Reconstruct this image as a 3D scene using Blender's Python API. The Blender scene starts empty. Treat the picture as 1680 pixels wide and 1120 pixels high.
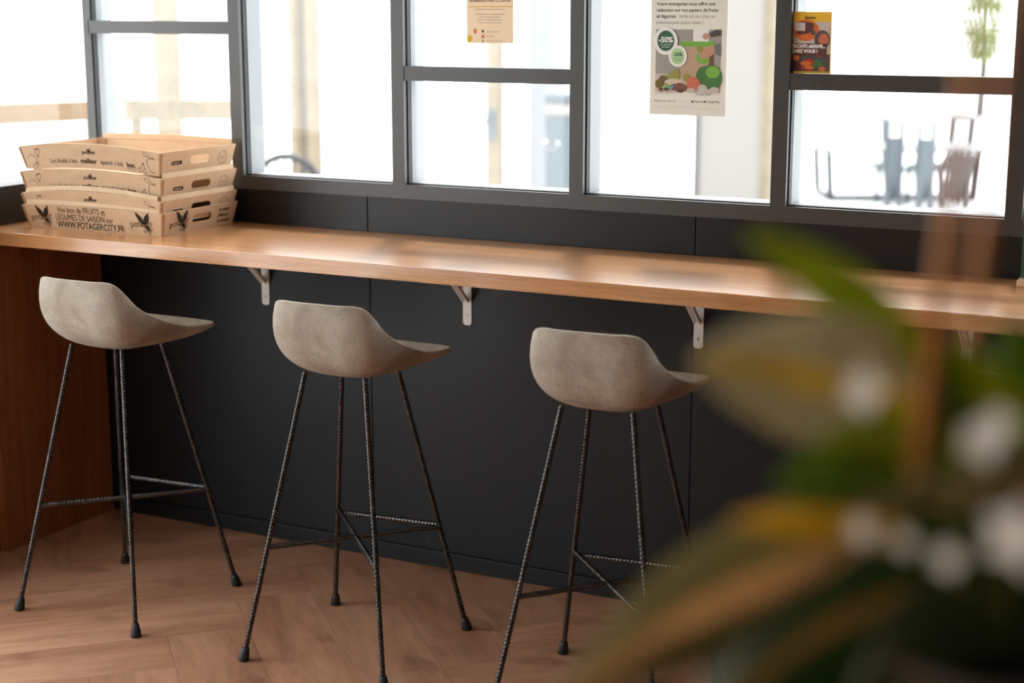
import bpy, bmesh, math, random
from mathutils import Vector, Matrix
R = math.radians
random.seed(7)
C = bpy.context.scene.collection
scene = bpy.context.scene

# ------------------------------------------------------------------ camera, sky, exposure
CAM = Vector((3.2374, -4.1893, 1.7254)); YAW = 0.4761; PITCH = -0.2047; FPX = 2643.8
cd = bpy.data.cameras.new('camera'); cam = bpy.data.objects.new('camera', cd); C.objects.link(cam)
cam.location = CAM; cam.rotation_euler = (math.pi/2 + PITCH, 0, YAW)
cd.sensor_width = 36; cd.lens = FPX/1680*36; cd.clip_start = 0.05; cd.clip_end = 200
cd.dof.use_dof = True; cd.dof.focus_distance = 4.4; cd.dof.aperture_fstop = 1.9
scene.camera = cam

world = bpy.data.worlds.new('sky'); scene.world = world; world.use_nodes = True
bg = world.node_tree.nodes['Background']
bg.inputs[0].default_value = (0.93, 0.97, 1.0, 1); bg.inputs[1].default_value = 4.4

sd = bpy.data.lights.new('sun', 'SUN'); sd.energy = 2.5; sd.angle = R(6); sd.color = (1, .95, .87)
sun = bpy.data.objects.new('sun', sd); C.objects.link(sun); sun.rotation_euler = (R(38), 0, R(200))

vs = scene.view_settings
vs.view_transform = 'Standard'; vs.look = 'None'; vs.gamma = 1; vs.use_curve_mapping = False
vs.exposure = 0.38
scene.cycles.max_bounces = 10; scene.cycles.diffuse_bounces = 6; scene.cycles.transparent_max_bounces = 16
scene.cycles.sample_clamp_indirect = 8

_cp, _sp, _cy, _sy = math.cos(PITCH), math.sin(PITCH), math.cos(YAW), math.sin(YAW)
FW = Vector((-_sy*_cp, _cy*_cp, _sp)); RT = Vector((_cy, _sy, 0)); UP = RT.cross(FW)
def at(u, v, d):
    """point at depth d seen at pixel (u, v)"""
    return CAM + (FW + RT*((u-840)/FPX) - UP*((v-560)/FPX))*d

# ------------------------------------------------------------------ helpers
def tag(o, label=None, cat=None, group=None, kind=None):
    if label: o['label'] = label
    if cat: o['category'] = cat
    if group: o['group'] = group
    if kind: o['kind'] = kind
    return o
def empty(name, loc=(0,0,0), rz=0):
    o = bpy.data.objects.new(name, None); C.objects.link(o)
    o.location = loc; o.rotation_euler = (0,0,rz); o.empty_display_size = .05
    return o
def link(name, me, mat, parent=None, smooth=False):
    o = bpy.data.objects.new(name, me); C.objects.link(o)
    if mat:
        me.materials.clear(); me.materials.append(mat)
    if parent: o.parent = parent
    if smooth:
        for p in me.polygons: p.use_smooth = True
    return o
def obj(name, bm, mat, parent=None, smooth=False):
    bmesh.ops.recalc_face_normals(bm, faces=bm.faces)
    me = bpy.data.meshes.new(name); bm.to_mesh(me); bm.free()
    return link(name, me, mat, parent, smooth)
def copy_tree(o, parent=None):
    c = o.copy(); C.objects.link(c); c.parent = parent
    for ch in o.children: copy_tree(ch, c)
    return c
def box(bm, x0, x1, y0, y1, z0, z1, bev=0):
    v = [bm.verts.new(p) for p in [(x0,y0,z0),(x1,y0,z0),(x1,y1,z0),(x0,y1,z0),(x0,y0,z1),(x1,y0,z1),(x1,y1,z1),(x0,y1,z1)]]
    f = [bm.faces.new([v[i] for i in q]) for q in [(0,3,2,1),(4,5,6,7),(0,1,5,4),(1,2,6,5),(2,3,7,6),(3,0,4,7)]]
    if bev:
        es = list({e for q in f for e in q.edges})
        bmesh.ops.bevel(bm, geom=es, offset=bev, segments=2, affect='EDGES', profile=.6)
def boxo(name, dims, mat, parent=None, bev=0):
    bm = bmesh.new(); box(bm, *dims, bev); return obj(name, bm, mat, parent)
def tube(bm, pts, r, n=10, caps=True, rf=None):
    """round tube along pts; rf(s, theta) adds to the radius"""
    pts = [Vector(p) for p in pts]; rings = []
    sg = [(b-a).normalized() for a, b in zip(pts, pts[1:])]
    ref = min((Vector((0,0,1)), Vector((1,0,0)), Vector((0,1,0))), key=lambda ax: max(abs(q.dot(ax)) for q in sg))
    L = 0
    for i, p in enumerate(pts):
        t = (pts[min(i+1,len(pts)-1)]-pts[max(i-1,0)]).normalized()
        a = t.cross(ref).normalized(); b = t.cross(a)
        if i: L += (p-pts[i-1]).length
        rr = r[i] if isinstance(r, (list, tuple)) else r
        ring = []
        for k in range(n):
            th = 2*math.pi*k/n; q = rr + (rf(L, th) if rf else 0)
            ring.append(bm.verts.new(p + a*(q*math.cos(th)) + b*(q*math.sin(th))))
        rings.append(ring)
    for i in range(len(rings)-1):
        for k in range(n):
            bm.faces.new((rings[i][k], rings[i][(k+1)%n], rings[i+1][(k+1)%n], rings[i+1][k]))
    if caps:
        bm.faces.new(rings[0][::-1]); bm.faces.new(rings[-1])
def lathe(bm, prof, c=(0,0,0), n=24):
    c = Vector(c); rings = []
    for r, z in prof:
        rings.append([bm.verts.new(c+Vector((r*math.cos(2*math.pi*k/n), r*math.sin(2*math.pi*k/n), z))) for k in range(n)])
    for i in range(len(rings)-1):
        for k in range(n): bm.faces.new((rings[i][k], rings[i][(k+1)%n], rings[i+1][(k+1)%n], rings[i+1][k]))
    bm.faces.new(rings[0][::-1]); bm.faces.new(rings[-1])
def lerp(a, b, t): return a+(b-a)*t
def catmull(P, n):
    out = []
    for i in range(len(P)-1):
        p0 = P[max(i-1,0)]; p1 = P[i]; p2 = P[i+1]; p3 = P[min(i+2,len(P)-1)]
        for k in range(n):
            t = k/n
            out.append(.5*((2*p1)+(p2-p0)*t+(2*p0-5*p1+4*p2-p3)*t*t+(3*p1-p0-3*p2+p3)*t**3))
    out.append(P[-1]); return out

# ------------------------------------------------------------------ materials
def mat(name, col, rough=.5, metal=0, spec=.5, coat=0, coat_r=.1):
    m = bpy.data.materials.new(name); m.use_nodes = True
    b = m.node_tree.nodes['Principled BSDF']
    b.inputs['Base Color'].default_value = (*col, 1); b.inputs['Roughness'].default_value = rough
    b.inputs['Metallic'].default_value = metal; b.inputs['Specular IOR Level'].default_value = spec
    b.inputs['Coat Weight'].default_value = coat; b.inputs['Coat Roughness'].default_value = coat_r
    return m
def srgb(r, g, b):
    f = lambda c: ((c/255+.055)/1.055)**2.4 if c > 10 else c/255/12.92
    return (f(r), f(g), f(b))
class NT:
    def __init__(s, m): s.m = m; s.t = m.node_tree; s.b = s.t.nodes['Principled BSDF']
    def n(s, typ, **kw):
        nd = s.t.nodes.new(typ)
        for k, v in kw.items():
            if k in nd.inputs: nd.inputs[k].default_value = v
            else: setattr(nd, k, v)
        return nd
    def l(s, a, b): s.t.links.new(a, b)
    def coords(s, kind='Object', scale=(1,1,1), rot=(0,0,0), uv=None):
        if uv: tc = s.n('ShaderNodeUVMap'); tc.uv_map = uv; o = tc.outputs[0]
        else: tc = s.n('ShaderNodeTexCoord'); o = tc.outputs[kind]
        mp = s.n('ShaderNodeMapping'); mp.inputs['Scale'].default_value = scale; mp.inputs['Rotation'].default_value = rot
        s.l(o, mp.inputs[0]); return mp.outputs[0]
    def noise(s, vec, scale, detail=4, rough=.55, dist=0):
        nd = s.n('ShaderNodeTexNoise', Scale=scale, Detail=detail, Roughness=rough, Distortion=dist); s.l(vec, nd.inputs['Vector']); return nd.outputs['Fac']
    def ramp(s, fac, stops):
        nd = s.n('ShaderNodeValToRGB'); s.l(fac, nd.inputs[0]); e = nd.color_ramp.elements
        while len(e) < len(stops): e.new(.5)
        for q, (p, c) in zip(e, stops): q.position = p; q.color = (*c, 1) if len(c) == 3 else c
        return nd.outputs[0]
    def mix(s, a, b, fac, mode='MIX'):
        nd = s.n('ShaderNodeMix', data_type='RGBA', blend_type=mode)
        for val, idx in ((a, 6), (b, 7), (fac, 0)):
            if hasattr(val, 'links'): s.l(val, nd.inputs[idx])
            elif idx == 0: nd.inputs[0].default_value = val
            else: nd.inputs[idx].default_value = (*val, 1)
        return nd.outputs[2]
    def bump(s, h, strength=.3, dist=.002, prev=None):
        nd = s.n('ShaderNodeBump', Strength=strength, Distance=dist); s.l(h, nd.inputs['Height'])
        if prev: s.l(prev, nd.inputs['Normal'])
        return nd.outputs[0]

M = {}
def wood(name, dark, mid, light, scale=(1.6, 26, 26), rough=.42, uv=None, coat=0, rot=(0,0,0), bumps=.12, rand=None):
    m = mat(name, mid, rough, coat=coat); t = NT(m)
    v = t.coords('Object', scale, rot, uv)
    if rand:
        at_ = t.n('ShaderNodeAttribute'); at_.attribute_name = rand
        add = t.n('ShaderNodeVectorMath', operation='ADD'); t.l(v, add.inputs[0]); 
        sc = t.n('ShaderNodeVectorMath', operation='SCALE'); sc.inputs['Scale'].default_value = 37.; t.l(at_.outputs['Vector'], sc.inputs[0]); t.l(sc.outputs[0], add.inputs[1]); v = add.outputs[0]
    a = t.noise(v, 1.2, 6, .62, .6); b = t.noise(v, 7, 5, .6, .2)
    c = t.ramp(a, [(.28, dark), (.5, mid), (.72, light)])
    f = t.ramp(b, [(.35, (.80,.80,.80)), (.62, (1.06,1.06,1.06))])
    c = t.mix(c, f, .8, 'MULTIPLY')
    if rand:
        g = t.ramp(at_.outputs['Fac'], [(0, (.88,.86,.84)), (1, (1.08,1.08,1.08))]); c = t.mix(c, g, 1., 'MULTIPLY')
    t.l(c, t.b.inputs['Base Color'])
    t.l(t.bump(b, bumps, .001), t.b.inputs['Normal'])
    return m
M['counter'] = wood('oak_laminate', srgb(176,116,68), srgb(196,137,86), srgb(210,154,102), (1.6, 34, 34), .28, bumps=.0, coat=1)
M['counter'].node_tree.nodes['Principled BSDF'].inputs['Coat Roughness'].default_value = .2
M['panel'] = wood('oak_panel_shaded', srgb(124,70,38), srgb(146,86,48), srgb(164,102,62), (16, 16, 1.2), .5)  # same oak as the worktop, with the shade put into darker tones
# floor boards: knots and cathedral grain
m = wood('oak_floor', srgb(146,100,74), srgb(174,127,99), srgb(192,147,118), (1, 5.5, 1), .45, uv='UVMap', bumps=.15, rand='rnd')
t = NT(m); prev = t.b.inputs['Base Color'].links[0].from_socket
kv = t.coords(uv='UVMap', scale=(1.5, 3.2, 1)); kn = t.noise(kv, 2.6, 3, .5, .4)
c = t.mix(prev, t.ramp(kn, [(.30, (.55,.48,.44)), (.40, (1,1,1))]), .8, 'MULTIPLY'); t.l(c, t.b.inputs['Base Color'])
M['floor'] = m
def black_panel(name, col, rough, sc):
    m = mat(name, col, rough, spec=.32); t = NT(m)
    v = t.coords('Object', sc); a = t.noise(v, 60, 3); t.l(t.bump(a, .08, .0006), t.b.inputs['Normal'])
    d = t.noise(t.coords('Object'), 1.4, 3); t.l(t.ramp(d, [(.3, (rough-.04,)*3), (.7, (rough+.06,)*3)]), t.b.inputs['Roughness'])
    return m
M['black'] = black_panel('black_laminate', (.0090,.0100,.0115), .42, (1,1,1))
M['black_wood'] = black_panel('black_grained_board', (.0075,.0073,.0075), .38, (1,1,12))
M['frame'] = mat('anthracite_aluminium', (.050,.047,.044), .36, spec=.5)
M['gasket'] = mat('black_gasket', (.008,.008,.008), .6)
M['alu_out'] = mat('outer_aluminium', (.24,.25,.26), .6)
M['wallpaint'] = mat('taupe_wall_paint', (.15,.13,.115), .8)
M['ceiling'] = mat('ceiling_paint', (.45,.43,.40), .9)
m = bpy.data.materials.new('window_glass'); m.use_nodes = True; nt = m.node_tree; nt.nodes.clear()
out = nt.nodes.new('ShaderNodeOutputMaterial'); mx = nt.nodes.new('ShaderNodeMixShader'); tr = nt.nodes.new('ShaderNodeBsdfTransparent'); gl = nt.nodes.new('ShaderNodeBsdfGlossy')
lw = nt.nodes.new('ShaderNodeLayerWeight'); lw.inputs[0].default_value = .5; tr.inputs[0].default_value = (.975,.985,.98,1); gl.inputs['Roughness'].default_value = .02
pw = nt.nodes.new('ShaderNodeMath'); pw.operation = 'POWER'; pw.inputs[1].default_value = 5; fr = nt.nodes.new('ShaderNodeMath'); fr.operation = 'MULTIPLY_ADD'; fr.inputs[1].default_value = .9; fr.inputs[2].default_value = .035
nt.links.new(lw.outputs['Facing'], pw.inputs[0]); nt.links.new(pw.outputs[0], fr.inputs[0])
nt.links.new(fr.outputs[0], mx.inputs[0]); nt.links.new(tr.outputs[0], mx.inputs[1]); nt.links.new(gl.outputs[0], mx.inputs[2]); nt.links.new(mx.outputs[0], out.inputs[0])
M['glass'] = m
# concrete
m = mat('cast_concrete', srgb(176,166,154), .78, spec=.35); t = NT(m)
v = t.coords('Object'); a = t.noise(v, 9, 6, .6, .3); b = t.noise(v, 60, 7, .72); s_ = t.noise(t.coords('Object', (3, 3, 60), (0, R(14), 0)), 5, 5, .65, .5)
c = t.ramp(a, [(.3, srgb(150,136,121)), (.5, srgb(168,155,140)), (.72, srgb(188,177,163))])
pit = t.noise(v, 95, 1, .3); c = t.mix(c, t.ramp(pit, [(.2, (.45,.42,.4)), (.27, (1,1,1))]), .7, 'MULTIPLY'); t.l(c, t.b.inputs['Base Color'])
n1 = t.bump(s_, .28, .005); n2 = t.bump(b, .9, .005, n1); t.l(t.bump(a, .2, .010, n2), t.b.inputs['Normal'])
M['concrete'] = m
m = mat('dark_steel_rebar', (.06,.058,.06), .26, .9); t = NT(m)
a = t.noise(t.coords('Object'), 60, 4); t.l(t.ramp(a, [(.3, (.05,.048,.05)), (.7, (.12,.115,.115))]), t.b.inputs['Base Color'])
M['rebar'] = m
M['rubber'] = mat('black_rubber', (.012,.012,.013), .55)
M['white_metal'] = mat('white_painted_steel', (.93,.92,.89), .4)
M['screw'] = mat('zinc_screw', (.4,.4,.4), .35, .8)
def card(name, c0, c1):
    m = mat(name, c0, .8, spec=.2); t = NT(m)
    a = t.noise(t.coords('Object', (3,3,6)), 7, 4); t.l(t.ramp(a, [(.25, c0), (.75, c1)]), t.b.inputs['Base Color'])
    w = t.noise(t.coords('Object', (14,14,1)), 6, 2); t.l(t.bump(w, .15, .002), t.b.inputs['Normal']); return m
M['card'] = card('kraft_cardboard', srgb(198,164,132), srgb(210,178,146))
M['card_in'] = card('pale_cardboard', srgb(206,176,142), srgb(220,192,160))
M['card_edge'] = mat('corrugated_edge', srgb(170,128,92), .9)
M['ink'] = mat('dark_brown_ink', (.035,.026,.020), .8, spec=.1)
M['ink_soft'] = mat('brown_line_ink', (.13,.095,.065), .8, spec=.1)
M['ext_ground'] = mat('pale_terrace_paving', (.72,.72,.72), .8)
M['ext_wood'] = wood('pale_timber', (.15,.115,.075), (.18,.14,.092), (.21,.165,.11), (4,4,4), .7)
M['ext_orange'] = wood('orange_timber', (.15,.085,.030), (.18,.10,.038), (.20,.12,.05), (2,2,30), .6)
M['ext_plaster'] = mat('cream_render', (.215,.198,.180), .9)
M['ext_white'] = mat('white_render', (.20,.20,.21), .9)
M['ext_grey'] = mat('grey_furniture_paint', (.075,.088,.10), .5)
M['ext_dark'] = mat('dark_furniture_paint', (.02,.022,.026), .5)
M['ext_brown'] = mat('brown_grey_slats', (.085,.08,.083), .6)
M['ext_white_top'] = mat('white_table_top', (.19,.195,.20), .5)

# warm fill light added behind the viewer to brighten the camera side
ld = bpy.data.lights.new('added_fill_light', 'AREA'); ld.shape = 'RECTANGLE'; ld.size = 2.4; ld.size_y = .9; ld.energy = 30; ld.color = (1, .82, .62)
lo = bpy.data.objects.new('added_fill_light', ld); C.objects.link(lo); lo.location = (1.3, -4.6, 2.80)

# ------------------------------------------------------------------ floor: herringbone of wide boards
XL, XR, YB = -.515, 6.2, -6.2
W_, N_ = .226, 5
bm = bmesh.new(); uvl = bm.loops.layers.uv.new('UVMap'); rl = bm.loops.layers.float_color.new('rnd')
s2 = math.sqrt(.5)
def board(X0, X1, Y0, Y1, along):
    g = .0006/W_
    P = []
    for X, Y in ((X0+g,Y0+g),(X1-g,Y0+g),(X1-g,Y1-g),(X0+g,Y1-g)):
        u = (X-N_)*W_ - .30; v = (Y-1)*W_ - .905
        P.append((u*s2 - v*s2, u*s2 + v*s2))
    if max(p[0] for p in P) < XL-.1 or min(p[0] for p in P) > XR or max(p[1] for p in P) < YB or min(p[1] for p in P) > .1: return
    vs_ = [bm.verts.new((p[0], p[1], 0)) for p in P]; f = bm.faces.new(vs_)
    rr = random.random(); r2 = random.random(); L = (X1-X0)*W_, (Y1-Y0)*W_
    uvs = [(0,0),(L[0],0),(L[0],L[1]),(0,L[1])]
    for lp, (a, b) in zip(f.loops, uvs):
        lp[uvl].uv = (a, b) if along else (b, a)
        lp[rl] = (rr, r2, rr*.5, 1)
for mm in range(-9, 10):
    for k in range(-60, 61):
        ox, oy = k + N_*mm, k - N_*mm
        board(ox, ox+N_, oy, oy+1, True)
        board(ox+N_, ox+N_+1, oy-N_+1, oy+1, False)
for co, no in (((XL,0,0),(-1,0,0)), ((XR,0,0),(1,0,0)), ((0,YB,0),(0,-1,0)), ((0,.0,0),(0,1,0))):
    bmesh.ops.bisect_plane(bm, geom=bm.verts[:]+bm.edges[:]+bm.faces[:], plane_co=co, plane_no=no, clear_outer=True)
# dark joints just under the boards: the slab body
fl = obj('floor', bm, M['floor']); tag(fl, kind='structure')
tag(boxo('floor_slab', (XL, XR, YB, 0, -.12, -.0012), mat('floor_joint', (.20,.13,.09), .9)), kind='structure')
bpy.data.objects['floor_slab'].name = 'trim_1'

# ------------------------------------------------------------------ room shell
H = 2.85
bm = bmesh.new()
box(bm, XL-.1, XR+.1, 0, .10, -.12, 1.158)
box(bm, XL-.1, XR+.1, -.022, .10, 2.62, H)
box(bm, 3.8, XR+.1, 0, .10, 1.158, 2.62)
tag(obj('wall_back', bm, M['black']), kind='structure')
# black cladding panels above and below the worktop with fine joints
xs = [XL, .590, 1.660, 2.73, XR]
for i in range(4):
    tag(boxo('trim_%d' % (i+2), (xs[i]+(.0015 if i else 0), xs[i+1]-.0015, -.022, -.0005, 1.0505, 1.1575), M['black_wood'], bev=.0008), kind='structure')
    xo = -.009 if 0 < i < 3 else 0
    tag(boxo('trim_%d' % (i+7), (xs[i]+(.0015 if i else 0)-.007, xs[i+1]-.0015-.007, -.004, -.0003, .056, 1.0), M['black'], bev=.001), kind='structure')
tag(boxo('baseboard_back', (XL, XR, -.014, -.0004, .0005, .052), M['black'], bev=.002), kind='structure')
# left wall: black knee wall with a window band above
bm = bmesh.new(); box(bm, XL-.1, XL, -.95, 0, -.12, 1.171); box(bm, XL-.1, XL, -3.9, 0, 2.55, H); box(bm, XL-.1, XL, YB, -3.9, -.12, H); box(bm, XL-.1, XL, -3.9, -.95, -.12, -.001)
tag(obj('wall_left', bm, M['black']), kind='structure')
bm = bmesh.new(); box(bm, XR, XR+.1, YB, 0, -.12, H)
tag(obj('wall_right', bm, M['wallpaint']), kind='structure')
bm = bmesh.new(); box(bm, XL-.1, XR+.1, YB-.1, YB, -.12, .9); box(bm, XL-.1, XR+.1, YB-.1, YB, 2.4, H); box(bm, XL-.1, XR+.1, YB-.1, YB, .9, 2.4)
tag(obj('wall_front', bm, M['wallpaint']), kind='structure')
bm = bmesh.new(); box(bm, XL-.1, XR+.1, YB-.1, .1, H, H+.1)
tag(obj('ceiling', bm, M['ceiling']), kind='structure')

r_ = empty('fill_light_fixture', (1.3, -4.6, H)); tag(r_, 'thin dark housing above the added fill light, behind the viewer', 'ceiling light')  # made-up fixture to go with the added fill light
bm = bmesh.new(); box(bm, -1.24, 1.24, -.49, .49, -.04, -.001, .004); obj('housing', bm, M['frame'], r_)
def ring(bm, x0, x1, z0, z1, w, y0, y1, wb=None):
    wb = w if wb is None else wb
    box(bm, x0, x0+w, y0, y1, z0, z1); box(bm, x1-w, x1, y0, y1, z0, z1)
    box(bm, x0+w, x1-w, y0, y1, z0, z0+wb); box(bm, x0+w, x1-w, y0, y1, z1-w, z1)
MX = [-.502, .109, .706, 1.2955, 1.8935, 2.510, 3.11]
bars = {0: (1.640, 1.681), 2: (1.5104, 1.5531), 4: (1.5104, 1.5531)}
for i in range(6):
    w_ = empty('window_%d' % (i+1), (MX[i], 0, 1.158)); tag(w_, kind='structure')
    def wo(name, bm, m_):
        bmesh.ops.translate(bm, verts=bm.verts, vec=(-MX[i], 0, -1.158)); return obj(name, bm, m_, w_)
    a, b = MX[i], MX[i+1]
    bm = bmesh.new(); ring(bm, a, b, 1.158, 2.62, .0215, -.026, .006, .0425); wo('frame', bm, M['frame'])
    bm = bmesh.new(); ring(bm, a+.0215, b-.0215, 1.2005, 2.598, .0035, -.008, .010); wo('gasket', bm, M['gasket'])
    bm = bmesh.new(); ring(bm, a, b, 1.158, 2.62, .0255, .012, .085, .046); wo('outer_frame', bm, M['alu_out'])
    if i in bars:
        z0, z1 = bars[i]
        bm = bmesh.new(); box(bm, a+.0215, b-.0215, -.024, .006, z0, z1); wo('glazing_bar', bm, M['frame'])
        bm = bmesh.new(); box(bm, a+.025, b-.025, .012, .05, z0+.004, z1-.004); wo('outer_glazing_bar', bm, M['alu_out'])
    bm = bmesh.new(); box(bm, a+.02, b-.02, .007, .011, 1.199, 2.60); wo('pane', bm, M['glass'])
# left window band
w_ = empty('window_7', (XL, 0, 1.171)); tag(w_, kind='structure')
bm = bmesh.new()
box(bm, XL-.06, XL-.01, -.95, -.90, 1.171, 2.55)
bmesh.ops.translate(bm, verts=bm.verts, vec=(-XL, 0, -1.171)); obj('frame', bm, M['frame'], w_)
bm = bmesh.new(); box(bm, -.04, -.036, -.90, -.002, 0, 1.379); obj('pane', bm, M['glass'], w_)
for i, (y0, y1) in enumerate(((-2.42, -.952), (-3.898, -2.425))):
    w_ = empty('door_%d' % (i+1), (XL, y1, 0)); tag(w_, kind='structure')
    bm = bmesh.new(); W2 = y1-y0
    box(bm, -.06, -.01, -W2, -W2+.07, .001, 2.549); box(bm, -.06, -.01, -.07, 0, .001, 2.549); box(bm, -.06, -.01, -W2+.07, -.07, .001, .09); box(bm, -.06, -.01, -W2+.07, -.07, 2.47, 2.549)
    obj('frame', bm, M['frame'], w_)
    bm = bmesh.new(); box(bm, -.037, -.033, -W2+.065, -.065, .085, 2.475); obj('pane', bm, M['glass'], w_)
    bm = bmesh.new(); tube(bm, [(.0,-.03 if i else -W2+.03,.95),(.035,-.03 if i else -W2+.03,.95),(.035,-.03 if i else -W2+.03,1.25),(.0,-.03 if i else -W2+.03,1.25)], .010, 10); obj('handle', bm, M['frame'], w_)

# ------------------------------------------------------------------ worktop, end panel, brackets
wt = boxo('worktop', (XL+.001, XR-.02, -.5514, -.0225, 1.009, 1.05), M['counter'], bev=.0012)
tag(wt, 'long oak-look bar worktop running under the windows', 'worktop')
ep = boxo('end_panel', (-.5145, -.485, -.528, -.015, 0.0005, 1.0085), M['panel'], bev=.001)
tag(ep, 'upright oak-look end panel carrying the left end of the worktop', 'panel')

def make_bracket():
    r_ = empty('shelf_bracket', (0,0,0))
    bm = bmesh.new(); hw = .0145
    # wall plate with rounded lower end
    pts = [(-hw, 1.0085), (-hw, .792), (-hw+.004, .786), (-hw+.009, .7845), (hw-.009, .7845), (hw-.004, .786), (hw, .792), (hw, 1.0085)]
    f = bm.faces.new([bm.verts.new((x, -.0045, z)) for x, z in pts]); e = bmesh.ops.extrude_face_region(bm, geom=[f])
    bmesh.ops.translate(bm, verts=[v for v in e['geom'] if isinstance(v, bmesh.types.BMVert)], vec=(0,-.0035,0))
    obj('wall_plate', bm, M['white_metal'], r_)
    bm = bmesh.new(); box(bm, -hw, hw, -.24, -.0085, 1.0045, 1.0085, .0008); obj('top_plate', bm, M['white_metal'], r_)
    bm = bmesh.new()   # folded diagonal brace: U channel
    a = Vector((0, -.010, .862)); b = Vector((0, -.165, 1.003)); d = (b-a).normalized(); n = Vector((0, d.z, -d.y))
    for x0, x1, o0, o1 in ((-.010, .010, 0, .0022), (-.010, -.0078, 0, .011), (.0078, .010, 0, .011)):
        vv = []
        for p in (a, b):
            for x, o in ((x0,o0),(x1,o0),(x1,o1),(x0,o1)): vv.append(bm.verts.new(p+Vector((x,0,0))-n*o))
        for q in [(0,1,2,3),(7,6,5,4),(0,4,5,1),(1,5,6,2),(2,6,7,3),(3,7,4,0)]: bm.faces.new([vv[k] for k in q])
    obj('brace', bm, M['white_metal'], r_)
    for z in (.812, .975):
        bm = bmesh.new(); lathe(bm, [(.0044, 0), (.0044, .0012), (.0036, .0022), (.0014, .0022), (.0012, .0014)], n=14)
        bmesh.ops.rotate(bm, verts=bm.verts, cent=(0,0,0), matrix=Matrix.Rotation(R(90), 3, 'X')); bmesh.ops.translate(bm, verts=bm.verts, vec=(0,-.008,z))
        obj('screw', bm, M['screw'], r_)
    return r_
br0 = make_bracket()
blab = ['white steel bracket under the worktop, between the left and the middle concrete stool',
        'white steel bracket under the worktop, between the middle and the right concrete stool',
        'white steel bracket under the worktop, just right of the backrest of the third stool',
        'white steel bracket under the worktop at far right, among the blurred leaves']
for k in range(4):
    o = br0 if k == 0 else copy_tree(br0)
    o.location = (.188+.741*k, 0, 0); tag(o, blab[k], 'bracket', 'white brackets under the worktop')

# ------------------------------------------------------------------ stools
def rim_half():
    P = [(0,-.176,.985),(.07,-.174,.985),(.112,-.165,.985),(.138,-.150,.975),(.153,-.128,.948),(.163,-.095,.910),(.170,-.04,.875),(.176,.02,.847),(.183,.09,.822),(.189,.15,.812),(.192,.195,.808),(.184,.216,.808),(.155,.226,.809),(.08,.230,.809),(0,.231,.809)]
    return catmull([Vector(p) for p in P], 4)
def make_seat_mesh():
    h = rim_half(); rim = h + [Vector((-p.x, p.y, p.z)) for p in h[-2:0:-1]]
    bm = bmesh.new(); NS = 14; rings = []
    for s in range(1, NS+1):
        q = s/NS; ring_ = []
        for p in rim:
            back = max(0, min(1, (p.z-.82)/.16)); front = max(0, min(1, (p.y-.0)/.2))
            B0 = Vector((0, .01, .7655))
            B1 = Vector((p.x*.62, p.y*.62+.0, .762))
            B2 = Vector((p.x*lerp(.86, 1.24, back), p.y*lerp(.84, 1.16, back), lerp(lerp(.790,.783,1-front), .822, back)))
            B3 = p
            u = 1-q
            ring_.append(bm.verts.new(B0*u**3+B1*3*u*u*q+B2*3*u*q*q+B3*q**3))
        rings.append(ring_)
    c = bm.verts.new((0, .01, .7655)); n = len(rim)
    for k in range(n):
        bm.faces.new((c, rings[0][(k+1)%n], rings[0][k]))
        for i in range(NS-1): bm.faces.new((rings[i][k], rings[i][(k+1)%n], rings[i+1][(k+1)%n], rings[i+1][k]))
    return bm
def rib(s, th):
    p = (s/.0105 + th/math.pi*1.0) % 1.0
    long_ = .0009 if (abs(math.sin(th)) < .2) else 0
    return .0015*min(1, max(0, 1-abs(p-.5)*4.2)*1.8) * min(1, abs(math.sin(th))*2.2+.15) + long_
def rebar_bm(a, b):
    a, b = Vector(a), Vector(b); L = (b-a).length; n = int(L/.0013)
    bm = bmesh.new(); tube(bm, [a.lerp(b, i/n) for i in range(n+1)], .0064, 12, rf=rib); return bm
FW_, FB_, FF_ = .2197, .2326, .2293
LEG = {'rl': ((-.2197,-.2326),(-.0908,-.087),.7885), 'rr': ((.2197,-.2326),(.0908,-.087),.7885),
       'fl': ((-.2197,.2293),(-.0908,.0903),.7516), 'fr': ((.2197,.2293),(.0908,.0903),.7516)}
def legpt(k, z):
    f, t_, zt = LEG[k]; s = z/zt; return Vector((lerp(f[0],t_[0],s), lerp(f[1],t_[1],s), z))
def make_stool():
    r_ = empty('bar_stool')
    seat = obj('seat', make_seat_mesh(), M['concrete'], r_, True)
    sm = seat.modifiers.new('thickness', 'SOLIDIFY'); sm.thickness = .012; sm.offset = -1; sm.use_even_offset = False
    bv = seat.modifiers.new('edge', 'BEVEL'); bv.width = .0035; bv.segments = 3; bv.limit_method = 'ANGLE'; bv.angle_limit = R(50)
    for k in LEG:
        lg = obj('leg', rebar_bm(legpt(k, .012), legpt(k, .782)), M['rebar'], r_, True)
        bm = bmesh.new(); p = legpt(k, 0); q = legpt(k, .036); prof = [(.0145, .0), (.0150, .004), (.0138, .016), (.0112, .028), (.0100, .036)]
        tube(bm, [p.lerp(q, z/.036)+Vector((0,0,0)) for _, z in prof], [r__ for r__, _ in prof], 16)
        for v in bm.verts:
            if v.co.z < .004: v.co.z = max(v.co.z, 0.0004)
        obj('rubber_foot', bm, M['rubber'], lg, True)
    z = .3095
    obj('cross_brace', rebar_bm(legpt('rl', z), legpt('fr', z+.004)), M['rebar'], r_, True)
    obj('cross_brace', rebar_bm(legpt('fl', z+.010), legpt('rr', z-.008)), M['rebar'], r_, True)
    obj('footrest', rebar_bm(legpt('fl', z), legpt('fr', z+.010)), M['rebar'], r_, True)
    return r_
st0 = make_stool()
SP = [(.1382,-.6624,-.0085),(.9377,-.6573,.0187),(1.6968,-.6757,.0392),(2.512,-.668,.015)]
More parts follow.
